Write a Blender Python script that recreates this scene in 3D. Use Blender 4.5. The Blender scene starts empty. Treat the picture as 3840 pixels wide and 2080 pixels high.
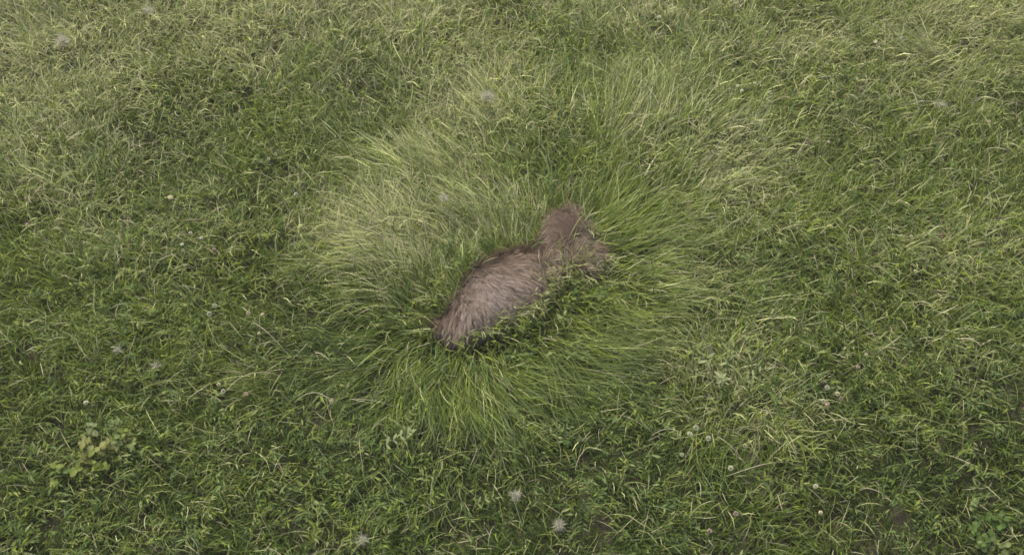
import bpy, bmesh, math
import numpy as np
from mathutils import Vector

R = math.radians
rng = np.random.default_rng(7)
SC = bpy.context.scene
COL = SC.collection

# ------------------------------------------------------------------ camera
PITCH, HFOV, DIST = 56.0, 45.0, 5.79
CAM = np.array([0.0, -DIST*math.cos(R(PITCH)), DIST*math.sin(R(PITCH))])
cd = bpy.data.cameras.new('camera')
cam = bpy.data.objects.new('camera', cd); COL.objects.link(cam)
cam.location = CAM; cam.rotation_euler = (R(90-PITCH), 0, 0)
cd.sensor_fit = 'HORIZONTAL'; cd.angle = R(HFOV); cd.clip_start = 0.05; cd.clip_end = 2000
SC.camera = cam

# ------------------------------------------------------------------ world + sun (bright overcast)
SUN_EL, SUN_AZ = 52.0, -28.0          # azimuth from +Y (away from camera), negative = to the left
w = bpy.data.worlds.new('World'); SC.world = w; w.use_nodes = True
nt = w.node_tree; nt.nodes.clear()
sky = nt.nodes.new('ShaderNodeTexSky'); sky.sky_type = 'NISHITA'; sky.sun_disc = False
sky.sun_elevation = R(SUN_EL); sky.sun_rotation = R(SUN_AZ)
sky.air_density = 1.0; sky.dust_density = 6.0; sky.ozone_density = 1.0
bg = nt.nodes.new('ShaderNodeBackground'); bg.inputs[1].default_value = 0.12
wo = nt.nodes.new('ShaderNodeOutputWorld')
nt.links.new(sky.outputs[0], bg.inputs[0]); nt.links.new(bg.outputs[0], wo.inputs[0])
sl = bpy.data.lights.new('sun', 'SUN'); sl.energy = 1.5; sl.angle = R(22); sl.color = (1.0, 0.95, 0.86)
sun = bpy.data.objects.new('sun', sl); COL.objects.link(sun)
sd = Vector((math.sin(R(SUN_AZ))*math.cos(R(SUN_EL)), math.cos(R(SUN_AZ))*math.cos(R(SUN_EL)), math.sin(R(SUN_EL))))
sun.rotation_euler = sd.to_track_quat('Z', 'Y').to_euler(); sun.location = sd*20
vs = SC.view_settings
vs.view_transform = 'Standard'; vs.look = 'None'; vs.gamma = 1.0; vs.use_curve_mapping = False
vs.exposure = 1.1
VEIL_DENSITY = 0.0035
SC.cycles.pixel_filter_type = 'BLACKMAN_HARRIS'; SC.cycles.filter_width = 1.6
SC.cycles.max_bounces = 6; SC.cycles.diffuse_bounces = 4; SC.cycles.transmission_bounces = 4

# ------------------------------------------------------------------ helpers
PX, PY = 3840.0, 2080.0
_t = math.tan(R(HFOV/2))
_sp, _cp = math.sin(R(PITCH)), math.cos(R(PITCH))
def at(px, py, z=0.0):
    """ground point under a photograph pixel (arrays allowed), on the level plane z"""
    px = np.asarray(px, float); py = np.asarray(py, float)
    u = (px - PX/2)/(PX/2)*_t
    v = -(py - PY/2)/(PX/2)*_t
    dy = _cp + v*_sp; dz = -_sp + v*_cp
    k = (z - CAM[2])/dz
    return np.stack([u*k, CAM[1] + dy*k, np.full_like(u, z) + 0*k], -1)
def ov(x, y): return at(x*1.4913, y*1.4913)[:2]

def hash2(ix, iy, s):
    h = (ix.astype(np.int64)*374761393 + iy.astype(np.int64)*668265263 + s*974634777) & 0xffffffff
    h = ((h ^ (h >> 13))*1274126177) & 0xffffffff
    return ((h ^ (h >> 16)) & 0xffffff)/float(0xffffff)
def vnoise(x, y, sc, s=0):
    x = np.asarray(x)*sc; y = np.asarray(y)*sc
    ix = np.floor(x); iy = np.floor(y); fx = x-ix; fy = y-iy
    fx = fx*fx*(3-2*fx); fy = fy*fy*(3-2*fy)
    a = hash2(ix, iy, s); b = hash2(ix+1, iy, s); c = hash2(ix, iy+1, s); d = hash2(ix+1, iy+1, s)
    return (a*(1-fx)+b*fx)*(1-fy) + (c*(1-fx)+d*fx)*fy
def fbm(x, y, sc, s=0):
    return (vnoise(x, y, sc, s)*0.55 + vnoise(x, y, sc*2.1, s+11)*0.28 + vnoise(x, y, sc*4.3, s+23)*0.17)
def sstep(a, b, x):
    t = np.clip((x-a)/(b-a), 0, 1); return t*t*(3-2*t)
def blob(x, y, cx, cy, rx, ry):
    """soft patch; centre and radii given on the overview of the photograph, turned into metres on the ground"""
    c = ov(cx, cy); ex = ov(cx+rx, cy)[0]-c[0]; ey = abs(ov(cx, cy-ry)[1]-ov(cx, cy+ry)[1])/2
    return np.exp(-(((x-c[0])/ex)**2 + ((y-c[1])/ey)**2))
def gh(x, y):
    """height of the ground"""
    f = np.clip(1.6 - np.hypot(x, y)/8, 0, 1)
    return ((fbm(x, y, 1.1, 3)-0.5)*0.13 + (vnoise(x, y, 5.0, 5)-0.5)*0.03)*f

def tag(o, label=None, cat=None, group=None, kind=None):
    if label: o['label'] = label
    if cat: o['category'] = cat
    if group: o['group'] = group
    if kind: o['kind'] = kind
    return o
def link(name, me, mat=None, parent=None):
    o = bpy.data.objects.new(name, me); COL.objects.link(o)
    if mat and not me.materials: me.materials.append(mat)
    if parent: o.parent = parent
    return o
def empty(name, loc, rz=0.0):
    o = bpy.data.objects.new(name, None); COL.objects.link(o)
    o.empty_display_size = 0.05; o.location = loc; o.rotation_euler = (0, 0, rz); return o
def mesh_np(name, V, T, colors=None, smooth=False):
    me = bpy.data.meshes.new(name)
    V = np.ascontiguousarray(V, np.float32).reshape(-1, 3); T = np.ascontiguousarray(T, np.int32).reshape(-1, 3)
    me.vertices.add(len(V)); me.vertices.foreach_set('co', V.ravel())
    me.loops.add(T.size); me.loops.foreach_set('vertex_index', T.ravel())
    me.polygons.add(len(T)); me.polygons.foreach_set('loop_start', np.arange(0, T.size, 3, dtype=np.int32))
    if smooth: me.polygons.foreach_set('use_smooth', np.ones(len(T), bool))
    if colors is not None:
        a = me.color_attributes.new('tint', 'FLOAT_COLOR', 'POINT')
        c = np.ones((len(V), 4), np.float32); c[:, :3] = colors
        a.data.foreach_set('color', c.ravel())
    me.update(calc_edges=True); return me

def blades(root, az, L, W, t0, t1, curl, roll, S=3, p=1.0, taper=0.8):
    """N tapering curved strips. returns V (N,2S+1,3), T (N,2S-1,3)"""
    N = len(az); pos = root.astype(float).copy()
    V = np.zeros((N, 2*S+1, 3))
    for s in range(S+1):
        f = s/S
        tl = t0 + (t1-t0)*f**p; a = az + curl*f
        d = np.stack([np.sin(tl)*np.cos(a), np.sin(tl)*np.sin(a), np.cos(tl)], -1)
        if s == S: V[:, 2*S] = pos; break
        side = np.stack([-np.sin(a), np.cos(a), 0*a], -1)
        nrm = np.cross(d, side)
        r = roll*(1-0.4*f)
        wv = side*np.cos(r)[:, None] + nrm*np.sin(r)[:, None]
        ww = (W*0.5*(1 - taper*f**1.8)*(0.75+0.25*min(1, f*4)))[:, None]
        V[:, 2*s] = pos - wv*ww; V[:, 2*s+1] = pos + wv*ww
        pos = pos + d*(L/S)[:, None]
    base = []
    for s in range(S-1):
        b = 2*s; base += [[b, b+1, b+3], [b, b+3, b+2]]
    base.append([2*S-2, 2*S-1, 2*S])
    T = np.array(base)[None] + (np.arange(N)*(2*S+1))[:, None, None]
    return V, T

# ------------------------------------------------------------------ materials
def leaf_mat(name, trans=0.3, rough=0.5, spec=0.35, tint=None, vary=0.0):
    m = bpy.data.materials.new(name); m.use_nodes = True; n = m.node_tree; n.nodes.clear()
    out = n.nodes.new('ShaderNodeOutputMaterial')
    pb = n.nodes.new('ShaderNodeBsdfPrincipled'); pb.inputs['Roughness'].default_value = rough
    pb.inputs['Specular IOR Level'].default_value = spec
    tr = n.nodes.new('ShaderNodeBsdfTranslucent'); mx = n.nodes.new('ShaderNodeMixShader'); mx.inputs[0].default_value = trans
    if tint is None:
        c = n.nodes.new('ShaderNodeAttribute'); c.attribute_name = 'tint'; src = c.outputs['Color']
    else:
        c = n.nodes.new('ShaderNodeRGB'); c.outputs[0].default_value = (*tint, 1); src = c.outputs[0]
    if vary:
        oi = n.nodes.new('ShaderNodeTexNoise'); oi.inputs['Scale'].default_value = 60
        tc = n.nodes.new('ShaderNodeTexCoord'); n.links.new(tc.outputs['Object'], oi.inputs['Vector'])
        hv = n.nodes.new('ShaderNodeHueSaturation'); mr = n.nodes.new('ShaderNodeMapRange')
        mr.inputs['To Min'].default_value = 1-vary; mr.inputs['To Max'].default_value = 1+vary
        n.links.new(oi.outputs['Fac'], mr.inputs['Value']); n.links.new(mr.outputs[0], hv.inputs['Value'])
        n.links.new(src, hv.inputs['Color']); src = hv.outputs[0]
    n.links.new(src, pb.inputs['Base Color']); n.links.new(src, tr.inputs['Color'])
    n.links.new(pb.outputs[0], mx.inputs[1]); n.links.new(tr.outputs[0], mx.inputs[2]); n.links.new(mx.outputs[0], out.inputs[0])
    return m
M_GRASS = leaf_mat('grass_blade', 0.36, 0.5, 0.3)
M_LEAF = leaf_mat('herb_leaf', 0.38, 0.6, 0.2)
M_FUR = leaf_mat('fur', 0.2, 0.5, 0.35)
M_DOWN = leaf_mat('seed_down', 0.4, 0.8, 0.1, (.50, .48, .38))
M_SEED = leaf_mat('seed_husk', 0.0, 0.7, 0.2, (0.16, 0.11, 0.06))

def soil_mat():
    m = bpy.data.materials.new('soil_thatch'); m.use_nodes = True; n = m.node_tree
    pb = n.nodes['Principled BSDF']; pb.inputs['Roughness'].default_value = 0.95
    tc = n.nodes.new('ShaderNodeTexCoord')
    a = n.nodes.new('ShaderNodeTexNoise'); a.inputs['Scale'].default_value = 9; a.inputs['Detail'].default_value = 8
    b = n.nodes.new('ShaderNodeTexNoise'); b.inputs['Scale'].default_value = 120; b.inputs['Detail'].default_value = 4
    r = n.nodes.new('ShaderNodeValToRGB')
    r.color_ramp.elements[0].position = 0.35; r.color_ramp.elements[0].color = (0.030, 0.021, 0.014, 1)
    r.color_ramp.elements[1].position = 0.7; r.color_ramp.elements[1].color = (0.060, 0.060, 0.024, 1)
    bp = n.nodes.new('ShaderNodeBump'); bp.inputs['Strength'].default_value = 0.8; bp.inputs['Distance'].default_value = 0.01
    for t in (a, b): n.links.new(tc.outputs['Object'], t.inputs['Vector'])
    n.links.new(a.outputs['Fac'], r.inputs['Fac']); n.links.new(r.outputs[0], pb.inputs['Base Color'])
    n.links.new(b.outputs['Fac'], bp.inputs['Height']); n.links.new(bp.outputs[0], pb.inputs['Normal'])
    return m

# ------------------------------------------------------------------ ground
g = np.concatenate([[-600, -200, -70, -30, -16], np.linspace(-9, 9, 181), [16, 30, 70, 200, 600]])
gx, gy = np.meshgrid(g, g); n_ = len(g)
GV = np.stack([gx, gy, gh(gx, gy)], -1).reshape(-1, 3)
i = np.arange(n_-1); ii, jj = np.meshgrid(i, i); q = (jj*n_+ii).ravel()
GT = np.concatenate([np.stack([q, q+1, q+n_+1], -1), np.stack([q, q+n_+1, q+n_], -1)])
tag(link('ground', mesh_np('ground', GV, GT, smooth=True), soil_mat()), kind='structure')

# ------------------------------------------------------------------ the animal: one continuous body
LUMPS = [  # pixel x, y of the lump, radius in metres along x, y, z
    (1705, 1210, .072, .080, .050), (1770, 1162, .112, .130, .085), (1845, 1090, .160, .175, .108),
    (1925, 1050, .150, .175, .100), (1985, 995, .085, .110, .072), (2065, 948, .085, .090, .062),
    (2135, 900, .115, .150, .082), (2130, 835, .075, .095, .062), (2215, 965, .070, .100, .065), (2190, 890, .060, .080, .045),
    (2125, 790, .030, .050, .035), (2055, 815, .030, .045, .030), (1660, 1215, .042, .042, .042), (1750, 1225, .06, .045, .035), (1960, 1120, .07, .07, .05), (2080, 1000, .07, .06, .04)]
LP = []
for (a, b, rx, ry, rz) in LUMPS:
    c = at(1940+(a-1940)*.95, 1030+(b-1030)*.95, 0.06); LP.append((c[0], c[1], rx*.89, ry*.84, rz*.86))
LP = np.array(LP)
def body_d(x, y, grow=0.0):
    """< 1 inside the outline of the body on the ground"""
    d = np.full(np.shape(x), 9.0)
    for cx, cy, rx, ry, rz in LP:
        d = np.minimum(d, np.hypot((x-cx)/(rx+grow), (y-cy)/(ry+grow)))
    return d
def build_body():
    bm = bmesh.new()
    for cx, cy, rx, ry, rz in LP:
        r = bmesh.ops.create_icosphere(bm, subdivisions=4, radius=1.0)
        for v in r['verts']:
            v.co = (cx + v.co.x*rx, cy + v.co.y*ry, gh(cx, cy) + 0.015 + v.co.z*rz)
    me = bpy.data.meshes.new('body'); bm.to_mesh(me); bm.free()
    o = bpy.data.objects.new('body', me); COL.objects.link(o)
    rm = o.modifiers.new('r', 'REMESH'); rm.mode = 'VOXEL'; rm.voxel_size = 0.011
    sm = o.modifiers.new('s', 'SMOOTH'); sm.factor = 0.5; sm.iterations = 8
    dg = bpy.context.evaluated_depsgraph_get(); dg.update()
    me2 = bpy.data.meshes.new_from_object(o.evaluated_get(dg)); me2.name = 'body'
    COL.objects.unlink(o); bpy.data.objects.remove(o)
    for p in me2.polygons: p.use_smooth = True
    return me2
bme = build_body()
def hide_mat():
    m = bpy.data.materials.new('hide'); m.use_nodes = True; n = m.node_tree
    pb = n.nodes['Principled BSDF']; pb.inputs['Roughness'].default_value = 0.9
    a = n.nodes.new('ShaderNodeTexNoise'); a.inputs['Scale'].default_value = 25
    r = n.nodes.new('ShaderNodeValToRGB'); r.color_ramp.elements[0].color = (0.045, 0.032, 0.024, 1); r.color_ramp.elements[1].color = (0.11, 0.085, 0.065, 1)
    n.links.new(a.outputs['Fac'], r.inputs['Fac']); n.links.new(r.outputs[0], pb.inputs['Base Color']); return m
bc = at(1930, 1040, 0)
animal = tag(empty('furry_animal', (bc[0], bc[1], float(gh(bc[0], bc[1])))),
             'shaggy brown-furred animal lying half sunk in the flattened grass', 'animal')
nv = len(bme.vertices); co = np.zeros(nv*3, np.float32); bme.vertices.foreach_get('co', co); co = co.reshape(-1, 3)
tri = []
for p in bme.polygons:
    v = list(p.vertices); tri.append(v[:3])
    if len(v) == 4: tri.append([v[0], v[2], v[3]])
tri = np.array(tri)
off = np.array([bc[0], bc[1], float(gh(bc[0], bc[1]))])
bme.vertices.foreach_set('co', (co-off).astype(np.float32).ravel())
link('body', bme, hide_mat(), animal)

def build_fur(NH=80000):
    A, B, C = co[tri[:, 0]], co[tri[:, 1]], co[tri[:, 2]]
    nr = np.cross(B-A, C-A); ar = np.linalg.norm(nr, axis=1); nr /= ar[:, None]
    up = nr[:, 2] > -0.25; wgt = ar*up
    # clumps
    NC = 3600
    fc = rng.choice(len(tri), NC, p=wgt/wgt.sum())
    def pick(f, n):
        r1 = np.sqrt(rng.random(n)); r2 = rng.random(n)
        return A[f]*(1-r1)[:, None] + B[f]*(r1*(1-r2))[:, None] + C[f]*(r1*r2)[:, None]
    cp = pick(fc, NC); cn = nr[fc]
    fh = rng.choice(len(tri), NH, p=wgt/wgt.sum()); P = pick(fh, NH); Nn = nr[fh]
    # nearest clump
    near = np.zeros(NH, int)
    for s in range(0, NH, 5000):
        d = ((P[s:s+5000, None, :2]-cp[None, :, :2])**2).sum(-1); near[s:s+5000] = d.argmin(1)
    # flow of the coat: down across the flank, swirling out round the upper lump
    x, y = P[:, 0], P[:, 1]
    up_c = at(2165, 895, 0.1); lo_c = at(1700, 1215, 0.1)
    ang = np.full(NH, R(-52.0)) + (fbm(x, y, 6, 41)-0.5)*1.6
    a_up = np.arctan2(y-up_c[1], x-up_c[0])
    fu = np.exp(-((x-up_c[0])**2+(y-up_c[1])**2)/0.16**2)
    dx = np.cos(ang)*(1-fu)+np.cos(a_up+0.5)*fu*1.3; dy = np.sin(ang)*(1-fu)+np.sin(a_up+0.5)*fu*1.3
    fl = np.exp(-((x-lo_c[0])**2+(y-lo_c[1])**2)/0.13**2)
    dx = dx*(1-fl)+fl*(-0.15); dy = dy*(1-fl)+fl*(-1.0)
    cj = rng.normal(0, .24, NC)
    a2 = np.arctan2(dy, dx) + cj[near] + rng.normal(0, .16, NH)
    D = np.stack([np.cos(a2), np.sin(a2), 0*a2-0.1], -1)
    D -= Nn*(D*Nn).sum(1)[:, None]; D /= np.linalg.norm(D, axis=1)[:, None]+1e-6
    lift = 0.40 + rng.random(NH)*0.35 + (rng.random(NC)*0.25)[near]
    L = rng.uniform(.045, .10, NH)*(0.8+0.4*rng.random(NC)[near])
    S = 3; pos = P - Nn*0.003
    V = np.zeros((NH, 7, 3)); pull = (cp[near]-P); pull -= Nn*(pull*Nn).sum(1)[:, None]
    wd = rng.uniform(.0012, .0022, NH)
    for s in range(4):
        f = s/3; lf = lift*(1-0.75*f)
        d = D*np.cos(lf)[:, None] + Nn*np.sin(lf)[:, None]
        d[:, 2] -= 0.25*f
        q = pos + pull*(0.6*f)
        if s == 3: V[:, 6] = q; break
        side = np.cross(d, Nn); side /= np.linalg.norm(side, axis=1)[:, None]+1e-6
        ww = (wd*0.5*(1-0.5*f))[:, None]
        V[:, 2*s] = q-side*ww; V[:, 2*s+1] = q+side*ww
        pos = pos + d*(L/3)[:, None]
    T = np.array([[0, 1, 3], [0, 3, 2], [2, 3, 5], [2, 5, 4], [4, 5, 6]])[None] + (np.arange(NH)*7)[:, None, None]
    pal = np.array([[.235, .176, .132], [.148, .106, .076], [.365, .305, .262], [.085, .058, .042]])
    k = np.clip((fbm(x, y, 7, 61)-0.5)*1.6+0.5 + rng.normal(0, .28, NH) + (rng.random(NC)-.5)[near]*0.35, 0, 1)
    gr = np.exp(-((x-at(1800, 1090, .1)[0])**2+(y-at(1800, 1090, .1)[1])**2)/0.15**2)
    c = pal[1]*(1-k)[:, None]+pal[0]*k[:, None]
    c = c*(1-gr*0.65)[:, None]+pal[2]*(gr*0.65)[:, None]
    ub = np.exp(-((x-at(2150, 880, .1)[0])**2+(y-at(2150, 880, .1)[1])**2)/0.17**2)*.7; c = c*(1-ub)[:, None]+np.array([.150, .105, .075])*ub[:, None]
    dk = (rng.random(NH) < 0.18); c[dk] = pal[3]
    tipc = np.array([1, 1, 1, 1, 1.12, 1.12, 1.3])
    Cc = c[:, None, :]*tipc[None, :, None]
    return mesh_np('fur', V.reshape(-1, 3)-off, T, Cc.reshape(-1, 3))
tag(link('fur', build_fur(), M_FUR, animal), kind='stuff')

# ------------------------------------------------------------------ fields that steer the meadow
axis = at(np.array([1700, 1850, 1985, 2140]), np.array([1215, 1085, 985, 880]), 0.0)[:, :2]
def away(x, y):
    """distance from the animal's axis and the unit vector away from it"""
    best = np.full(x.shape, 1e9); ux = np.zeros(x.shape); uy = np.zeros(x.shape)
    for k in range(len(axis)-1):
        a, b = axis[k], axis[k+1]; ab = b-a
        t = np.clip(((x-a[0])*ab[0]+(y-a[1])*ab[1])/(ab@ab), 0, 1)
        px, py = x-(a[0]+t*ab[0]), y-(a[1]+t*ab[1]); d = np.hypot(px, py)
        m = d < best; best = np.where(m, d, best)
        ux = np.where(m, px/(d+1e-6), ux); uy = np.where(m, py/(d+1e-6), uy)
    return best, ux, uy
COMB = [(1240, 590, 130, 70, .75), (985, 620, 185, 100, .9), (1110, 430, 170, 65, .8), (1185, 300, 110, 75, .75), (1600, 320, 170, 75, .75),
        (1640, 620, 150, 90, .5), (1650, 730, 180, 100, .65), (1180, 960, 180, 140, .9), (1420, 910, 170, 130, .7),
        (930, 880, 120, 80, .7), (1560, 800, 150, 100, .7), (1420, 420, 100, 50, .3), (560, 950, 120, 60, .25), (2400, 170, 160, 80, .4)]
def comb_f(x, y):
    w_ = np.zeros(x.shape)
    for b in COMB: w_ = np.maximum(w_, blob(x, y, *b[:4])*b[4])
    d, _, _ = away(x, y)
    ring = 0.38*(1-sstep(.30, .85, d + (fbm(x, y, 3, 71)-.5)*.3))
    return np.clip(np.maximum(w_, ring) + (fbm(x, y, 3.6, 73)-.5)*1.25, 0, 1)
PALE = [(1220, 560, 150, 80, .7), (110, 130, 270, 170, 1.), (650, 70, 230, 100, .85), (350, 40, 230, 80, .8), (1000, 40, 140, 70, .75), (1200, 190, 130, 90, .75),
        (1180, 300, 130, 80, .8), (980, 620, 190, 105, .95), (1110, 440, 160, 60, .55), (1600, 330, 160, 70, .3), (2480, 60, 170, 90, .9), (2350, 170, 160, 80, .45),
        (2080, 120, 200, 80, .35), (1640, 60, 180, 60, .4), (1830, 450, 120, 130, .6), (1800, 930, 170, 130, .65), (1900, 1050, 160, 120, .6),
        (2330, 660, 220, 110, .35), (150, 480, 180, 80, .45), (330, 620, 220, 70, .3), (620, 1150, 130, 80, .3), (640, 930, 90, 100, .35),
        (2330, 900, 160, 80, .35), (1700, 720, 120, 90, .3), (100, 300, 180, 100, .6), (1760, 200, 120, 60, .2), (1050, 530, 120, 60, .4)]
LUSH = [(400, 370, 190, 110, .9), (900, 220, 130, 90, .9), (850, 360, 90, 70, .7), (1550, 190, 110, 60, .9), (1450, 60, 120, 50, .5),
        (470, 560, 200, 60, .5), (700, 430, 120, 80, .4), (2050, 330, 160, 110, .4), (2540, 280, 80, 80, .7), (1900, 730, 110, 90, .6), (2200, 500, 120, 60, .3),
        (2450, 480, 120, 60, .4), (1050, 1130, 220, 110, .9), (880, 900, 120, 110, .8), (1500, 1180, 220, 110, .7), (2050, 980, 110, 70, .8),
        (2300, 1250, 250, 120, .7), (1550, 930, 100, 70, .6), (1400, 1330, 300, 80, .5), (870, 1080, 120, 90, .9), (520, 1330, 200, 80, .4),
        (2500, 1000, 120, 120, .5), (800, 1300, 150, 80, .7), (1960, 640, 80, 60, .4), (60, 1100, 120, 90, .2), (2500, 1340, 120, 80, .6)]
def mixf(L, x, y, seed):
    f = np.zeros(x.shape)
    for b in L: f = np.maximum(f, blob(x, y, *b[:4])*b[4])
    return f
def fields(x, y):
    pale = np.clip(mixf(PALE, x, y, 0)*1.25 + 0.02 + 0.25*np.clip(y, -1.5, 3) + (fbm(x, y, 2.2, 81)-.5)*.5, 0, 1)  # y slope paints the frame's brighter far side into the grass colour
    lush_dim = np.clip(mixf(LUSH, x, y, 0)*1.4 + (fbm(x, y, 2.6, 83)-.5)*.7 + .20 - .36*y, 0, 1)*(1-0.6*pale)  # lush patches, plus a vignette painted as deeper green toward the camera
    return pale, lush_dim
C_DEEP = np.array([.038, .070, .010]); C_MID = np.array([.102, .152, .018]); C_YEL = np.array([.196, .244, .034])
C_PALE = np.array([.47, .49, .23]); C_STRAW = np.array([.46, .42, .28]); C_COOL = np.array([.105, .160, .060])
def grass_col(x, y, pale, lush_dim, bright=0.0):
    N = len(x); u = rng.random(N)
    k = np.clip(u*0.9 + (fbm(x, y, 9, 91)-.5)*.7 + bright, 0, 1)[:, None]
    c = C_MID*(1-k)+C_YEL*k; c = c*np.array([1.04, 1.04, 1.0])
    l = np.clip(lush_dim*rng.uniform(.4, 1.3, N), 0, 1)[:, None]; c = c*(1-l)+C_DEEP*l
    h = (rng.random(N) < .18)[:, None]; c = np.where(h, c*.4+C_COOL*.6, c)
    p = (rng.random(N) < pale*.75+.04)[:, None]; kk = rng.uniform(.35, 1, N)[:, None]
    c = np.where(p, c*(1-kk)+C_PALE*kk, c)
    s = (rng.random(N) < pale*.17+.01)[:, None]; c = np.where(s, c*.25+C_STRAW*.75, c)
    return c*np.exp(rng.normal(0, .34, N))[:, None]

# area the camera and a step to either side can see
def scatter(n, x0=-3.9, x1=3.9, y0=-2.0, y1=2.7):
    x = rng.uniform(x0, x1, n); y = rng.uniform(y0, y1, n)
    lim = 2.45 + 0.27*(y+1.4)                      # the view widens away from the camera
    k = np.abs(x) < lim + 0.25
    return x[k], y[k]

def hollow(x, y):
    return sstep(.50, .68, fbm(x, y, 6.5, 95))      # small bare gaps between clumps

# ---- short mixed meadow grass, in tussocks
def meadow_grass():
    tx, ty = scatter(42000)
    hl = hollow(tx, ty); keep = (rng.random(len(tx)) > hl*.38) & (body_d(tx, ty, .01) > 1.0)
    tx, ty = tx[keep], ty[keep]
    pale, lush_dim = fields(tx, ty); cw = comb_f(tx, ty)
    lean = (fbm(tx, ty, 1.3, 97)*4*math.pi); stiff = rng.random(len(tx))
    per = rng.integers(7, 14, len(tx))
    per = np.where(cw > .7, np.maximum(4, (per*2)//3), per)
    idx = np.repeat(np.arange(len(tx)), per); N = len(idx)
    sp = .016+.012*rng.random(N); aa = rng.random(N)*2*math.pi
    x = tx[idx]+np.cos(aa)*sp*rng.random(N)**.5*1.6; y = ty[idx]+np.sin(aa)*sp*rng.random(N)**.5*1.6
    ok = body_d(x, y, .004) > 1.0; x, y, idx, aa = x[ok], y[ok], idx[ok], aa[ok]; N = len(idx)
    d, ux, uy = away(x, y); cwb = cw[idx]
    # azimuth: splay + local lean + push away from the animal
    gx_ = np.cos(aa)*1.0 + np.cos(lean[idx])*.65 + ux*(cwb*2.0 + .9*(d < .45)) + rng.normal(0, .5, N)
    gy_ = np.sin(aa)*1.0 + np.sin(lean[idx])*.65 + uy*(cwb*2.0 + .9*(d < .45)) + rng.normal(0, .5, N)
    az = np.arctan2(gy_, gx_)
    L = rng.gamma(7, .0135, N)*(0.75+.5*stiff[idx])*(1-.22*lush_dim[idx])*(1+.15*pale[idx])
    L = np.clip(L, .035, .20)
    W = rng.uniform(.0032, .0070, N)*(1+.35*(rng.random(N) < .2))
    t0 = rng.uniform(.10, .95, N); t1 = t0 + rng.uniform(.4, 1.6, N)
    root = np.stack([x, y, gh(x, y)-.004], -1)
    V, T = blades(root, az, L, W, t0, t1, rng.normal(0, .5, N), rng.uniform(-1.0, 1.0, N), S=3, p=1.3)
    c = grass_col(x, y, pale[idx], lush_dim[idx])
    C = np.repeat(c[:, None, :], 7, 1)
    tip = rng.random(N)*(rng.random(N) < .35); C[:, 6] = C[:, 6]*(1-tip[:, None]*.6)+C_PALE*tip[:, None]*.6
    return V.reshape(-1, 3), T, C.reshape(-1, 3), N
V, T, C, n1 = meadow_grass()
tag(link('meadow_grass', mesh_np('meadow_grass', V, T, C), M_GRASS),
    'short mixed green meadow grass covering the whole field', 'grass', kind='stuff')

# ---- long fine grass pressed outward round the animal
def combed_grass():
    x, y = scatter(300000, -2.6, 2.9, -1.7, 2.7)
    cw = comb_f(x, y); k = (rng.random(len(x)) < sstep(.12, 1.05, cw)*.85) & (body_d(x, y, .012) > 1.0)
    x, y, cw = x[k], y[k], cw[k]; N = len(x)
    pale, lush_dim = fields(x, y); d, ux, uy = away(x, y)
    lock = fbm(x, y, 7, 101)-.5; big = fbm(x, y, 2.2, 103)-.5
    cx_, cy_ = at(1950, 1010, 0)[:2]; rx_, ry_ = x-cx_, y-cy_; rr_ = np.hypot(rx_, ry_)
    ux, uy = ux*.35+rx_/rr_*1.0, uy*.35+ry_/rr_*.75
    az = np.arctan2(uy, ux) + lock*1.7 + big*.9 + rng.normal(0, .20, N)
    near = 1-sstep(.8, 1.1, d)
    az = np.where(rng.random(N) < near, az, fbm(x, y, 1.1, 105)*9 + rng.normal(0, .3, N))
    L = rng.uniform(.16, .36, N)*(.75+.25*cw); W = rng.uniform(.0020, .0038, N)
    t0 = rng.uniform(.35, .9, N)+.30*near; t1 = t0 + rng.uniform(.5, 1.0, N)
    t1 = np.minimum(t1, 1.85)
    root = np.stack([x, y, gh(x, y)], -1)
    V, T = blades(root, az, L, W, t0, t1, rng.normal(0, .35, N)+lock*1.4+big*.8, rng.uniform(-.9, .9, N), S=4, p=.8, taper=.75)
    c = grass_col(x, y, np.clip(pale*1.1+.02, 0, 1), lush_dim*.85, .04)
    m = np.clip(.5+lock*2.4, 0, 1)[:, None]; c = c*(.82+.36*m)
    V = V.reshape(-1, 3); C = np.repeat(c, 9, 0)
    # loose blades at the edge of the fur, some falling back over it
    x, y = scatter(400000, -.6, .75, -.5, .65); bd = body_d(x, y); d, ux, uy = away(x, y)
    front = sstep(-.3, .6, ux*.55-uy*.83)
    k = (bd > .90-.10*front) & (bd < 1.22) & (rng.random(len(x)) < .040+.022*front*sstep(-.30, .05, x)); x, y, ux, uy, front = x[k], y[k], ux[k], uy[k], front[k]; N = len(x)
    az = np.arctan2(uy, ux) + rng.normal(0, .8, N) + np.where(rng.random(N) < .30*front*sstep(-.25, .05, x), math.pi, 0)
    t0 = rng.uniform(.1, .7, N)
    V2, T2 = blades(np.stack([x, y, gh(x, y)+.01], -1), az, rng.uniform(.09, .19, N), rng.uniform(.003, .006, N), t0, t0+rng.uniform(.5, 1.3, N),
                    rng.normal(0, .4, N), rng.uniform(-.9, .9, N), S=4, p=1., taper=.75)
    c2 = grass_col(x, y, .25+.45*front, .2+0*x)
    return np.concatenate([V, V2.reshape(-1, 3)]), np.concatenate([T.reshape(-1, 3), T2.reshape(-1, 3)+len(V)]), np.concatenate([C, np.repeat(c2, 9, 0)])
V, T, C = combed_grass()
tag(link('flattened_grass', mesh_np('flattened_grass', V, T, C), M_GRASS),
    'long fine grass pressed outward in a ring around the brown animal', 'grass', kind='stuff')

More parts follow.
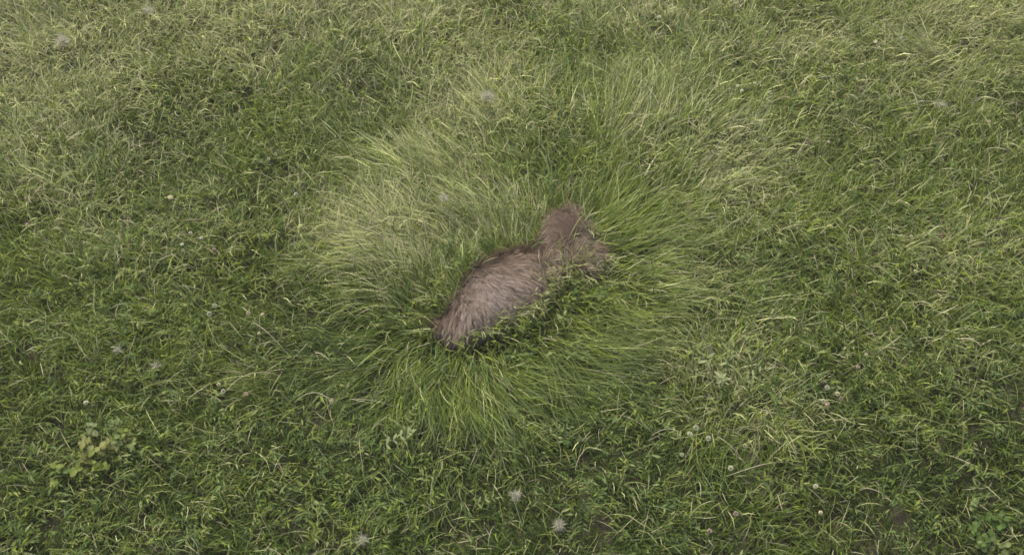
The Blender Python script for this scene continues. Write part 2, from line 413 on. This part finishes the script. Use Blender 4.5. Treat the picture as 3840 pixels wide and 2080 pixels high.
# ---- leaflets
def leaf_geo(P, az, tilt, L, W, fold=.18):
    """N pointed leaflets with a folded midrib: 6 verts, 4 tris (base, two shoulders, two mid ribs, tip)"""
    N = len(az); f = np.stack([np.cos(az)*np.cos(tilt), np.sin(az)*np.cos(tilt), np.sin(tilt)], -1)
    s = np.stack([-np.sin(az), np.cos(az), 0*az], -1); n = np.cross(f, s)
    n = np.where(n[:, 2:3] < 0, -n, n)
    Lc, Wc = L[:, None], W[:, None]
    V = np.stack([P, P+f*Lc*.45-s*Wc*.5+n*Wc*fold, P+f*Lc*.45-n*Wc*fold*.2, P+f*Lc*.45+s*Wc*.5+n*Wc*fold, P+f*Lc-n*Lc*.12], 1)
    T = np.array([[0, 2, 1], [0, 3, 2], [1, 2, 4], [2, 3, 4]])[None] + (np.arange(N)*5)[:, None, None]
    return V, T
def herb_leaves():
    sx, sy = scatter(30000)
    pale, lush_dim = fields(sx, sy); cw = comb_f(sx, sy)
    dens = np.clip(.30 + .08*lush_dim + (fbm(sx, sy, 1.7, 121)-.5)*1.6, .05, 1)*(1-.6*(cw > .65))
    k = (rng.random(len(sx)) < dens) & (body_d(sx, sy, .0) > 1.05)
    sx, sy = sx[k], sy[k]; M = len(sx)
    per = rng.integers(5, 11, M); idx = np.repeat(np.arange(M), per); N = len(idx)
    kk = np.concatenate([np.arange(p) for p in per])
    saz = rng.random(M)*2*math.pi; slen = rng.uniform(.05, .13, M); stl = rng.uniform(.3, 1.3, M)
    f = (kk+.5)/per[idx]
    px = sx[idx]+np.cos(saz[idx])*slen[idx]*np.sin(stl[idx])*f; py = sy[idx]+np.sin(saz[idx])*slen[idx]*np.sin(stl[idx])*f
    pz = gh(px, py) + .022 + slen[idx]*np.cos(stl[idx])*f + .03*rng.random(M)[idx]
    az = saz[idx] + np.where(kk % 2 == 0, 1, -1)*rng.uniform(.6, 1.4, N)
    sz = (rng.uniform(.7, 1.35, M)*(1.05-.05*np.clip(sy, -1.5, 1.5)))[idx]
    L = rng.uniform(.014, .034, N)*sz; W = L*rng.uniform(.16, .28, N)
    V, T = leaf_geo(np.stack([px, py, pz], -1), az, rng.uniform(-.3, .75, N), L, W)
    x, y = sx[idx], sy[idx]
    c = grass_col(x, y, pale[idx]*.45-.05, lush_dim[idx]*1.0)*.88; c = np.minimum(c, np.array([.24, .28, .10]))
    cool = (rng.random(M) < .35)[idx][:, None]; c = np.where(cool, c*.5+np.array([.075, .14, .045])*.5, c)
    return V.reshape(-1, 3), T, np.repeat(c, 5, 0)
V, T, C = herb_leaves()
tag(link('herb_leaves', mesh_np('herb_leaves', V, T, C), M_LEAF),
    'small pointed herb leaves mixed through the meadow grass', 'ground cover', kind='stuff')

# ---- long thin stray stalks lying over the sward
def stray():
    x, y = scatter(34000); pale, lush_dim = fields(x, y)
    k = (rng.random(len(x)) < .40+.6*pale) & (body_d(x, y, .05) > 1.0)
    x, y, pale, lush_dim = x[k], y[k], pale[k], lush_dim[k]; N = len(x)
    d, ux, uy = away(x, y); az = rng.random(N)*2*math.pi
    az = np.where(d < .6, np.arctan2(uy, ux)+rng.normal(0, .5, N), az)
    root = np.stack([x, y, gh(x, y)+.03], -1)
    V, T = blades(root, az, rng.uniform(.06, .17, N), rng.uniform(.0018, .0036, N), rng.uniform(.3, .8, N), rng.uniform(1.4, 1.9, N),
                  rng.normal(0, .6, N), rng.uniform(-.5, .5, N), S=4, p=.7, taper=.6)
    k = rng.random(N)[:, None]; c = C_PALE*(1-k)+C_STRAW*k; g_ = (rng.random(N) < .80-.5*pale)[:, None]
    c = np.where(g_, c*.25+C_YEL*.75, c)
    return V.reshape(-1, 3), T, np.repeat(c, 9, 0)
V, T, C = stray()
tag(link('dry_grass', mesh_np('dry_grass', V, T, C), M_GRASS),
    'pale dry grass blades lying loosely over the green sward', 'grass', kind='stuff')

# ---- coarse grass beyond the part in view
def outer():
    x = rng.uniform(-8, 8, 50000); y = rng.uniform(-6, 8, 50000)
    lim = 2.45+.27*(y+1.4); k = (np.abs(x) > lim+.2) | (y < -1.95) | (y > 2.65); x, y = x[k], y[k]; N = len(x)
    pale, lush_dim = fields(x, y); root = np.stack([x, y, gh(x, y)-.01], -1); t0 = rng.uniform(.1, .8, N)
    V, T = blades(root, rng.random(N)*6.28, rng.uniform(.10, .26, N), rng.uniform(.007, .014, N), t0, t0+rng.uniform(.4, 1.3, N),
                  rng.normal(0, .4, N), rng.uniform(-1, 1, N), S=2, p=1.2)
    return V.reshape(-1, 3), T, np.repeat(grass_col(x, y, pale, lush_dim), 5, 0)
V, T, C = outer()
tag(link('outlying_grass', mesh_np('outlying_grass', V, T, C), M_GRASS),
    'rougher meadow grass around the edges of the field', 'grass', kind='stuff')
# ------------------------------------------------------------------ single plants, flowers, stalks and seeds
def tube(pts, rad, name, tint, sides=4):
    pts = np.asarray(pts, float); n = len(pts); V = []; 
    for k in range(n):
        t = pts[min(k+1, n-1)]-pts[max(k-1, 0)]; t /= np.linalg.norm(t)+1e-9
        a = np.cross(t, [0.3, 0.2, 1.0]); a /= np.linalg.norm(a)+1e-9; b = np.cross(t, a)
        r = rad*(1-.45*k/(n-1))
        for j in range(sides):
            q_ = 2*math.pi*j/sides; V.append(pts[k]+r*(a*math.cos(q_)+b*math.sin(q_)))
    T = []
    for k in range(n-1):
        for j in range(sides):
            a, b = k*sides+j, k*sides+(j+1) % sides; T += [[a, b, b+sides], [a, b+sides, a+sides]]
    for j in range(1, sides-1): T.append([(n-1)*sides, (n-1)*sides+j, (n-1)*sides+j+1])
    return mesh_np(name, np.array(V), np.array(T), np.tile(np.array(tint), (len(V), 1)), smooth=True)

LEAF_SHAPES = {   # half width along the length: (position, half width)
    'ovate': [(.0, .03), (.18, .24), (.42, .33), (.72, .20), (1., .0)],
    'lance': [(.0, .03), (.2, .12), (.48, .165), (.76, .10), (1., .0)],
    'round': [(.0, .05), (.22, .30), (.52, .42), (.82, .33), (1., .06)]}
_leafcache = {}
def leaf_mesh(shape, tint, v):
    key = (shape, tint, v)
    if key in _leafcache: return _leafcache[key]
    rr = np.random.default_rng(v*17+3); droop = .10+.22*rr.random(); fold = .12+.25*rr.random(); tw = rr.normal(0, .15)
    V = []; Cc = []
    for (f, hw) in LEAF_SHAPES[shape]:
        z = .06*f-droop*f*f; y0 = tw*.4*f*f
        V += [(f, y0-hw, z+hw*fold+tw*hw*f), (f, y0, z), (f, y0+hw, z+hw*fold-tw*hw*f)]
        k = 1+rr.normal(0, .06)
        Cc += [np.array(tint)*k, np.array(tint)*1.22*k, np.array(tint)*k]
    T = []
    for k in range(4):
        a = 3*k
        for j in (0, 1): T += [[a+j, a+j+1, a+j+4], [a+j, a+j+4, a+j+3]]
    me = mesh_np('leaf', np.array(V), np.array(T), np.array(Cc), smooth=True); me.materials.append(M_LEAF)
    _leafcache[key] = me; return me
def add_leaf(parent, loc, az, pitch, roll, size, shape, tint, name='leaf'):
    o = link(name, leaf_mesh(shape, tint, int(rng.integers(0, 4))), None, parent)
    o.location = loc; o.rotation_euler = (roll, -pitch, az); o.scale = (size, size, size); return o

T_KHAKI = (.180, .192, .060); T_LIME = (.135, .175, .030); T_GREEN = (.075, .125, .028); T_SAGE = (.150, .190, .062); T_GREY = (.215, .245, .115)
def shoot_plant(px, py, label, shoots, nl, size, shape, tints, spread, hgt, group=None):
    c = at(px, py, .08); z0 = float(gh(c[0], c[1]))
    root = tag(empty('leafy_plant', (c[0], c[1], z0)), label, 'plant', group)
    for k in range(shoots):
        a = rng.random()*6.28; rad = spread*math.sqrt(rng.random()) if shoots > 1 else 0.0
        top = np.array([math.cos(a)*rad, math.sin(a)*rad, hgt*rng.uniform(.85, 1.2)])
        pts = [np.array([0, 0, -.005])*1, top*np.array([.35, .35, .5]), top*np.array([.8, .8, .85]), top]
        link('stem', tube(pts, .0022, 'stem', (.13, .16, .06)), M_LEAF, root)
        n = int(rng.integers(nl[0], nl[1]+1)); a0 = rng.random()*6.28
        tint = tints[int(rng.integers(0, len(tints)))]
        for q_ in range(n):
            f = q_/max(1, n-1); p = top*(1-.35*f*np.array([.6, .6, 1]))
            add_leaf(root, p, a0+q_*2.4+rng.normal(0, .25), rng.uniform(-.25, .45), rng.normal(0, .3), size*rng.uniform(.65, 1.15), shape, tint)
    return root
# the pale broad-leaved patch at the lower left
shoot_plant(335, 1690, 'pale khaki broad-leaved plant at the centre of the leafy patch, lower left', 3, (5, 7), .040, 'ovate', [T_KHAKI], .035, .135)
shoot_plant(385, 1685, 'khaki-tipped leafy plant just right of the palest plant, lower left patch', 3, (5, 7), .038, 'ovate', [T_KHAKI, T_LIME], .035, .13)
shoot_plant(468, 1692, 'yellowish leafy plant at the right end of the broad-leaved patch, lower left', 4, (4, 6), .036, 'ovate', [T_KHAKI, T_SAGE], .05, .125)
shoot_plant(345, 1622, 'dusty khaki plant with two broad leaves above the leafy patch, lower left', 2, (4, 5), .038, 'ovate', [T_GREY], .03, .125)
shoot_plant(437, 1612, 'fresh green broad-leaved plant at the top of the leafy patch, lower left', 2, (4, 6), .036, 'ovate', [T_SAGE], .03, .125)
shoot_plant(478, 1650, 'bright green leafy plant at the upper right of the leafy patch, lower left', 2, (5, 6), .036, 'ovate', [T_LIME], .03, .12)
shoot_plant(318, 1725, 'single-stemmed khaki plant with one upright leaf in front of the leafy patch', 1, (4, 5), .038, 'ovate', [T_KHAKI], .0, .125)
shoot_plant(385, 1745, 'lime green low plant below the pale leaves of the lower left patch', 4, (4, 6), .030, 'ovate', [T_LIME], .06, .10)
shoot_plant(240, 1748, 'green leafy plant at the left end of the lower left broad-leaved patch', 3, (4, 6), .036, 'ovate', [T_LIME, T_GREEN], .05, .11)
shoot_plant(265, 1775, 'green plant with rounded leaves in front of the lower left leafy patch', 2, (4, 5), .034, 'round', [T_LIME], .035, .11)
shoot_plant(205, 1800, 'small bright plant at the bottom left corner of the broad-leaved patch', 2, (3, 5), .034, 'ovate', [T_LIME], .03, .11)
# lower right corner
shoot_plant(3690, 2010, 'round-leaved green plant in the bottom right corner', 4, (4, 6), .034, 'round', [T_SAGE, T_GREEN], .05, .11)
shoot_plant(3745, 1965, 'dull green round-leaved plant above the bottom right corner plant', 3, (4, 5), .030, 'round', [T_GREEN], .05, .10)
shoot_plant(3670, 1905, 'small pale round-leaved plant near the right edge, above the corner plants', 2, (3, 5), .028, 'round', [T_SAGE], .03, .11)
shoot_plant(3765, 2060, 'low round-leaved plant touching the bottom edge in the right corner', 3, (4, 5), .030, 'round', [T_SAGE], .05, .11)
# tall herb clumps near the animal
shoot_plant(2060, 1195, 'leafy herb with upright lance leaves against the lower right flank of the animal', 3, (4, 6), .040, 'lance', [T_SAGE, T_LIME], .10, .14)
shoot_plant(2190, 1130, 'leafy herb with lance leaves right of the animal, below its narrow end', 3, (4, 6), .038, 'lance', [T_LIME, T_GREEN], .09, .13)
shoot_plant(1960, 1215, 'bright green herb tuft touching the bottom of the animal', 3, (4, 6), .034, 'lance', [T_LIME], .06, .13)
shoot_plant(1750, 1275, 'yellowish herb growing across the lower left tip of the animal', 3, (4, 6), .030, 'lance', [T_LIME, T_SAGE], .06, .12)
shoot_plant(1700, 985, 'fresh green herb against the upper left side of the animal', 5, (4, 6), .032, 'lance', [T_LIME, T_GREEN], .09, .12)
shoot_plant(1665, 1060, 'small yellow-leaved herb at the left side of the animal', 3, (4, 5), .030, 'lance', [T_LIME, T_KHAKI], .05, .11)
shoot_plant(1885, 930, 'dark green herb above the middle of the animal', 5, (4, 6), .030, 'lance', [T_GREEN, T_LIME], .09, .12)
shoot_plant(2700, 1420, 'pale broad lance-leaved herb right of the animal, in the bright patch', 5, (4, 6), .044, 'lance', [T_GREY, T_SAGE], .10, .15)
shoot_plant(2800, 1330, 'tall pale herb above the bright patch right of the animal', 4, (4, 6), .040, 'lance', [T_SAGE], .09, .14)
shoot_plant(2620, 1340, 'green-leaved herb at the left side of the bright patch, right of the animal', 4, (4, 6), .038, 'lance', [T_LIME, T_SAGE], .09, .14)

def sprig(px, py, ang, ln, pairs, size, tint, label, shape='lance', group=None):
    """a stem lying on the sward with leaflets in pairs; ang is measured on the ground"""
    c = at(px, py, .12); z0 = float(gh(c[0], c[1]))
    root = tag(empty('vetch_sprig', (c[0], c[1], z0)), label, 'sprig', group)
    d = np.array([math.cos(ang), math.sin(ang), 0]); n = np.array([-d[1], d[0], 0]); bow = rng.normal(0, .12)
    def P(f): return d*ln*(f-.5)+n*ln*bow*(f*f)+np.array([0, 0, .105+.05*math.sin(f*2.2)])
    link('stem', tube([P(-.1)*np.array([1, 1, .15]), P(0), P(.3), P(.6), P(1)], .0016, 'stem', (.15, .18, .08)), M_LEAF, root)
    for k in range(pairs):
        f = (k+.6)/pairs
        for s in (-1, 1):
            add_leaf(root, P(f), ang+s*rng.uniform(.75, 1.2), rng.uniform(-.1, .35), s*.3+rng.normal(0, .2), size*(1-.35*f)*rng.uniform(.85, 1.1), shape, tint, 'leaflet')
    add_leaf(root, P(1), ang, .1, 0, size*.7, shape, tint, 'leaflet')
SPRIGS = [
 (1490, 1665, .25, .13, 4, .042, T_GREY, 'pale grey-green sprig with long leaflets, below left of the animal'),
 (1420, 1690, 2.6, .12, 4, .036, T_GREEN, 'dull green sprig left of the pale grey-green one, below the animal'),
 (1545, 1590, 1.0, .12, 4, .034, T_SAGE, 'sage green sprig above the pale grey-green one, below the animal'),
 (1940, 1690, .7, .12, 4, .034, T_GREEN, 'green sprig in the shaded sward below the animal, at centre'),
 (2090, 1615, .4, .10, 3, .036, T_SAGE, 'pale-leaved sprig below the fan of flattened grass, right of centre'),
 (1815, 1875, .2, .09, 3, .038, T_SAGE, 'small sprig with one broad pale leaf beside the lower downy seed'),
 (2185, 425, 1.1, .16, 7, .030, T_GREY, 'pale feathery sprig with many paired leaflets above the animal'),
 (2330, 265, .6, .14, 5, .034, T_GREY, 'pale sprig in the dark green patch above the animal, right of centre'),
 (2390, 320, 2.8, .14, 4, .034, T_SAGE, 'sage sprig at the lower edge of the dark green patch above the animal'),
 (2650, 440, 1.9, .12, 4, .036, T_GREY, 'uppermost pale sprig of the three right of the flattened grass'),
 (2690, 560, 1.2, .14, 5, .036, T_GREY, 'middle pale sprig of the three right of the flattened grass'),
 (2720, 680, .3, .16, 5, .040, T_GREY, 'lowest and palest sprig of the three right of the flattened grass'),
 (2600, 575, 2.2, .10, 3, .034, T_SAGE, 'short sage sprig left of the three pale sprigs'),
 (1720, 240, .5, .12, 4, .032, T_GREY, 'dry pale sprig above the animal, near the downy seed there'),
 (2010, 310, .2, .12, 4, .032, T_SAGE, 'sage sprig right of the downy seed above the animal'),
 (2830, 1415, .3, .12, 4, .040, T_GREY, 'pale sprig at the right side of the bright patch, lower right'),
 (2520, 1620, 2.4, .12, 4, .034, T_SAGE, 'sage sprig beside the three white clovers, lower right'),
 (2230, 1890, .9, .12, 4, .034, T_GREEN, 'green sprig right of the rightmost downy seed near the bottom edge'),
 (1140, 980, 2.0, .12, 4, .032, T_SAGE, 'sage sprig in the sward left of the flattened ring'),
 (3600, 640, .4, .12, 4, .030, T_GREY, 'small pale sprig near the right edge, in the upper half'),
]
for a in SPRIGS: sprig(*a)

# ---- clover
def head_mesh(v, tint, base):
    rr = np.random.default_rng(v+50); V = []; T = []; Cc = []; K = 46
    for k in range(K):
        z = 1-1.75*(k+.5)/K; r = math.sqrt(max(0, 1-z*z)); a = k*2.39996+rr.normal(0, .1)
        d = np.array([r*math.cos(a), r*math.sin(a), z*.85]); t = np.cross(d, [0, 0, 1.01]); t /= np.linalg.norm(t)+1e-6; u = np.cross(t, d)
        o_ = d*.45; e = d*(.95+.1*rr.random())+np.array([0, 0, .10]); b = len(V)
        V += [o_, e-t*.17-u*.04, e+t*.17-u*.04, e+u*.20+d*.06]; T += [[b, b+1, b+3], [b, b+3, b+2], [b+1, b+2, b+3]]
        cc = np.array(tint)*rr.uniform(.85, 1.05); Cc += [np.array(base), cc, cc, cc]
    return mesh_np('flower_head', np.array(V)*.0108, np.array(T), np.array(Cc))
WHITE = [head_mesh(k, (.58, .57, .46), (.42, .45, .22)) for k in range(3)]
CREAM = [head_mesh(9, (.68, .62, .42), (.40, .36, .18))]
FADED = [head_mesh(12, (.52, .40, .32), (.30, .22, .15))]
BROWN = [head_mesh(14, (.34, .22, .15), (.20, .14, .09))]
KIND = {'w': WHITE, 'c': CREAM, 'f': FADED, 'b': BROWN}
STEMS = []
for k in range(4):
    a = k*1.7; STEMS.append(tube([(-.05*math.cos(a), -.05*math.sin(a), -.01), (-.03*math.cos(a), -.03*math.sin(a), .07), (0, 0, .142)], .0013, 'stem', (.15, .19, .07), 3))
CLOVER = [
 (2768, 160, 'w', 1., 'lone white clover head near the top, left of the other top right clovers'),
 (3384, 134, 'w', 1., 'white clover head highest and furthest right of the top right clovers'),
 (3288, 150, 'w', 1.1, 'upper of two close white clover heads near the top right'),
 (3299, 173, 'w', 1., 'lower of two close white clover heads near the top right'),
 (2828, 323, 'w', .9, 'left one of the close pair in the upper right cluster of five clovers'),
 (2849, 317, 'w', .9, 'right one of the close pair in the upper right cluster of five clovers'),
 (2762, 340, 'w', 1., 'leftmost white clover head of the upper right cluster of five'),
 (2778, 358, 'w', 1., 'lowest white clover head of the upper right cluster of five'),
 (2883, 350, 'w', 1., 'rightmost white clover head of the upper right cluster of five'),
 (3215, 294, 'w', .9, 'lone white clover head to the right of the cluster of five'),
 (3232, 326, 'f', .9, 'dull clover head just below the lone one right of the cluster'),
 (3124, 345, 'c', .8, 'cream clover head between the cluster of five and the lone head'),
 (3714, 450, 'c', .9, 'cream clover head near the right edge in the upper third'),
 (3114, 514, 'c', .8, 'small cream clover head below the upper right clovers, alone'),
 (2472, 74, 'w', 1.2, 'large white clover head near the top edge, right of centre'),
 (1033, 575, 'c', .9, 'upper of two tiny clover heads in the dark green sward, upper left'),
 (1008, 594, 'w', .9, 'lower of two tiny clover heads in the dark green sward, upper left'),
 (1140, 645, 'f', .8, 'faded pinkish clover head right of two tiny ones, upper left'),
 (1109, 728, 'w', 1.1, 'white clover head beside bent pale blades, up left of the flattened ring'),
 (644, 754, 'c', 1.4, 'large cream clover head in the left half, above the cluster of four'),
 (720, 891, 'w', 1., 'topmost clover head of the cluster of four at middle left'),
 (763, 911, 'w', 1., 'rightmost clover head of the cluster of four at middle left'),
 (689, 931, 'w', .9, 'left upper clover head of the cluster of four at middle left'),
 (691, 954, 'c', .9, 'lowest clover head of the cluster of four at middle left'),
 (809, 955, 'f', 1., 'faded pinkish clover head right of the cluster of four at middle left'),
 (811, 1160, 'w', 1.2, 'upper of two bright clover heads left of the long pale stalk'),
 (791, 1193, 'w', 1.3, 'lower of two bright clover heads left of the long pale stalk'),
 (937, 1192, 'f', 1.1, 'faded clover head just above the tip of the long pale stalk'),
 (989, 1193, 'c', 1., 'cream clover head right of the long pale stalk tip'),
 (976, 1264, 'c', .8, 'small cream clover head just below the long pale stalk tip'),
 (103, 844, 'f', .9, 'faded clover head near the left edge, middle height'),
 (3420, 879, 'c', .9, 'cream clover head in the right-hand sward, above middle height'),
 (3535, 872, 'b', 1., 'brown withered clover head right of the cream one, right-hand sward'),
 (3437, 1010, 'c', 1., 'cream clover head in pale grass at the right, middle height'),
 (3201, 1104, 'b', 1., 'brown withered clover head in the right-hand sward, below middle height'),
 (3215, 1382, 'f', 1., 'faded pinkish clover head above the lower right group of five'),
 (3245, 1335, 'c', .9, 'cream clover head above the faded one at the lower right'),
 (320, 1504, 'w', 1.2, 'bright clover head above the broad-leaved patch, lower left'),
 (823, 1448, 'c', 1., 'clover head above the left end of the arched pale stalk, lower left'),
 (842, 1478, 'w', 1.1, 'white clover head at the left end of the arched pale stalk, lower left'),
 (927, 1489, 'f', 1.2, 'faded clover head below the arched pale stalk, lower left'),
 (1244, 1507, 'c', 1., 'cream clover head at the tip of a level pale stalk, below left of animal'),
 (3098, 1461, 'w', 1.2, 'topmost clover head of the lower right group of five'),
 (3138, 1484, 'c', 1.1, 'second highest clover head of the lower right group of five'),
 (3150, 1501, 'f', 1.2, 'rightmost clover head of the lower right group of five'),
 (3083, 1513, 'w', 1.2, 'leftmost clover head of the lower right group of five'),
 (3099, 1525, 'f', 1., 'lowest clover head of the lower right group of five'),
 (2609, 1605, 'w', 1.3, 'topmost of three bright clover heads below right of the animal'),
 (2586, 1630, 'w', 1.3, 'leftmost of three bright clover heads below right of the animal'),
 (2655, 1648, 'w', 1.3, 'rightmost of three bright clover heads below right of the animal'),
 (2556, 1708, 'w', 1., 'smaller white clover head below the three bright ones'),
 (2790, 1681, 'c', 1., 'yellowish clover bud right of the three bright clover heads'),
 (2738, 1761, 'w', 1.3, 'round white clover head alone below the three bright ones, lower right'),
 (3057, 1826, 'w', 1.2, 'white clover head alone in the dark sward at the lower right'),
 (3078, 1921, 'c', 1., 'yellowish clover bud below the lone head in the dark sward, lower right'),
 (2759, 1926, 'f', 1.3, 'pinkish clover head on a bent stem near the bottom, right of centre'),
 (2660, 1991, 'f', 1.2, 'faded clover head nearest the bottom edge, right of centre'),
]
for k, (px, py, kd, sc, lab) in enumerate(CLOVER):
    c = at(px, py, .165); z0 = float(gh(c[0], c[1]))
    e = tag(empty('clover_flower', (c[0], c[1], z0)), lab, 'flower', 'white clover flowers scattered through the meadow')
    st = link('stem', STEMS[k % 4], M_LEAF, e)
    me = KIND[kd][k % len(KIND[kd])]
    h = link('flower_head', me, M_LEAF, e); h.location = (0, 0, .164); h.scale = (sc*.80,)*3; st.scale = (1, 1, 1.13)
    h.rotation_euler = (rng.normal(0, .35)-.25, rng.normal(0, .3), rng.random()*6)

# ---- downy seeds caught on the grass tips
def down_mesh(v, rad, n):
    rr = np.random.default_rng(v+200); V = []; T = []
    for k in range(n):
        z = rr.uniform(-.25, 1); a = rr.random()*6.28; r = math.sqrt(1-z*z); d = np.array([r*math.cos(a), r*math.sin(a), z])
        t = np.cross(d, rr.normal(size=3)); t /= np.linalg.norm(t)+1e-6; ln = rad*rr.uniform(.55, 1.); wv = t*.00042
        bend = np.cross(t, d)*rr.normal(0, .12)*ln; b = len(V)
        V += [d*.002-wv, d*.002+wv, d*ln*.55+bend*.4-wv, d*ln*.55+bend*.4+wv, d*ln+bend]; T += [[b, b+1, b+3], [b, b+3, b+2], [b+2, b+3, b+4]]
    return mesh_np('down', np.array(V), np.array(T))
DOWN = [
 (237, 165, .062, 620, 'largest and whitest downy seed, resting on pale grass at the upper left'),
 (558, 40, .055, 260, 'faint downy seed at the top edge, left of centre'),
 (1828, 365, .060, 420, 'downy seed spread on the pale grass above the animal'),
 (1665, 746, .042, 240, 'faint downy seed on combed grass just above left of the animal'),
 (1932, 1848, .040, 330, 'left of two bright downy seeds near the bottom centre'),
 (2098, 1965, .044, 300, 'right and lower of two bright downy seeds near the bottom centre'),
 (1358, 2018, .038, 220, 'downy seed close to the bottom edge, left of centre'),
 (3533, 385, .050, 160, 'very faint downy seed in the sward at the upper right'),
 (446, 1318, .038, 150, 'faint downy seed in the left sward, above the broad-leaved patch'),
 (587, 1375, .036, 130, 'faint downy seed right of another, above the broad-leaved patch'),
]
for k, (px, py, rad, n, lab) in enumerate(DOWN):
    c = at(px, py, .16); z0 = float(gh(c[0], c[1]))
    e = tag(empty('downy_seed', (c[0], c[1], z0+.15)), lab, 'seed', 'downy seeds caught on the grass')
    link('down', down_mesh(k, rad, int(n*.6)), M_DOWN, e)
    s_ = link('seed', tube([(0, 0, -.012), (0, 0, -.005), (0, 0, .002)], .0016, 'seed', (.16, .11, .06)), M_SEED, e)

# ---- long pale stalks that stand out one by one
def stalk(p, label, tint, rad=.0022, name='grass_stalk', z=(.05, .17, .15), bow=0.0, group=None, cat='grass stalk'):
    pts = []; n = 9
    a = at(p[0], p[1], z[0]); b = at(p[2], p[3], z[2])
    side = np.array([-(b-a)[1], (b-a)[0], 0])
    for k in range(n):
        f = k/(n-1); q_ = a*(1-f)+b*f+side*bow*4*f*(1-f)
        q_[2] = z[0]*(1-f)**2+2*z[1]*1.1*f*(1-f)+z[2]*f*f + gh(q_[0], q_[1]); pts.append(q_)
    pts = np.array(pts); o_ = pts[0].copy(); o_[2] -= z[0]
    me = tube(pts-o_, rad, name, tint, 4)
    o = link(name, me, M_GRASS); o.location = o_; return tag(o, label, cat, group)
PS = (.50, .47, .30)
STALKS = [
 ((1089, 1347, 953, 1224), 'long pale stalk slanting up to a faded clover, left of the flattened ring', .0, .0026),
 ((1049, 1413, 853, 1475), 'long pale arched stalk below left of the animal', -.12, .0026),
 ((1107, 1513, 1242, 1506), 'level pale stalk running right to a cream clover, below left of animal', .12, .0022),
 ((1089, 1517, 1029, 1470), 'short pale stalk slanting left between two longer stalks, lower left', .0, .0024),
 ((2440, 1638, 2550, 1626), 'bright level stalk left of the three white clovers, lower right', .05, .0024),
 ((2414, 662, 2322, 645), 'pale curved stalk above right of the animal, upper of two', -.10, .0026),
 ((2455, 652, 2355, 685), 'pale curved stalk above right of the animal, lower of two', .10, .0026),
 ((1826, 340, 1848, 284), 'short pale hooked stalk standing above the downy seed over the animal', .15, .0026),
 ((1945, 350, 1880, 290), 'pale looped stalk right of the downy seed above the animal', .20, .0026),
 ((2585, 1935, 2680, 1880), 'pale stalk bent at its end near the bottom, right of centre', .05, .0022),
 ((1490, 1530, 1310, 1500), 'thin stalk at the lower left of the fan of flattened grass', .05, .0018),
 ((2790, 1750, 2690, 1640), 'thin pale stalk below the rightmost of the three bright clovers', .06, .0022),
 ((1085, 800, 1060, 750), 'pale stalk beside the clover up left of the flattened ring', .05, .0024),
 ((2900, 1745, 2720, 1790), 'long pale stalk under the round white clover at the lower right', .06, .0026),
]
for p, lab, bow, rad in STALKS: stalk(p, lab, PS, rad, bow=bow)
DRY = [
 ((2120, 1190, 1985, 1015), 'long dry blade crossing the flank of the animal below its waist'), ((2150, 1165, 2035, 985), 'dry blade leaning across the waist of the animal'),
 ((2165, 1120, 2085, 950), 'dry blade leaning across the animal just right of its waist'), ((2140, 1010, 2165, 900), 'upright dry blade on the upper end of the animal'),
 ((2150, 1040, 2115, 940), 'short dry blade slanting left on the upper end of the animal'), ((2185, 1020, 2205, 930), 'short dry blade at the right edge of the animal'),
 ((2090, 1235, 2000, 1120), 'dry blade over the lower right flank of the animal'), ((2060, 1250, 1935, 1130), 'long dry blade lying lowest over the animal flank'),
 ((2200, 1010, 2140, 990), 'nearly level pale blade at the right edge of the animal'), ((1915, 1190, 1930, 1125), 'upright thin blade in front of the middle of the animal'),
 ((2110, 1150, 2060, 1040), 'short dry blade between two longer ones on the animal flank'), ((2135, 1210, 2045, 1090), 'dry blade rising from the herbs onto the animal flank'),
 ((2215, 810, 2130, 910), 'green-gold blade slanting down over the top of the animal'), ((2080, 860, 2020, 790), 'pale blade beside the upper left tip of the animal')]
for p, lab in DRY:
    stalk(p, lab, (.34, .32, .13), .0024, 'dry_blade', (.01, .20, .17), rng.normal(0, .05), 'dry blades leaning over the animal', 'grass blade')

# ------------------------------------------------------------------ thin pale air layer added to lift the dark tones
def veil_box(density):
    me = bpy.data.meshes.new('veil_box'); bm = bmesh.new(); bmesh.ops.create_cube(bm, size=1.0)
    for v in bm.verts: v.co = (v.co.x*1300, v.co.y*1300, -1.2 if v.co.z < 0 else 6.0)
    bm.to_mesh(me); bm.free()
    m = bpy.data.materials.new('added_veil'); m.use_nodes = True; n = m.node_tree; n.nodes.clear()
    o = n.nodes.new('ShaderNodeOutputMaterial'); pv = n.nodes.new('ShaderNodeVolumePrincipled')
    pv.inputs['Color'].default_value = (.94, .90, .76, 1); pv.inputs['Density'].default_value = density; pv.inputs['Anisotropy'].default_value = 0.2
    n.links.new(pv.outputs[0], o.inputs['Volume'])
    tag(link('veil_box', me, m), 'thin pale air layer added over the meadow to lift dark tones', 'added_veil', kind='stuff')
veil_box(VEIL_DENSITY)
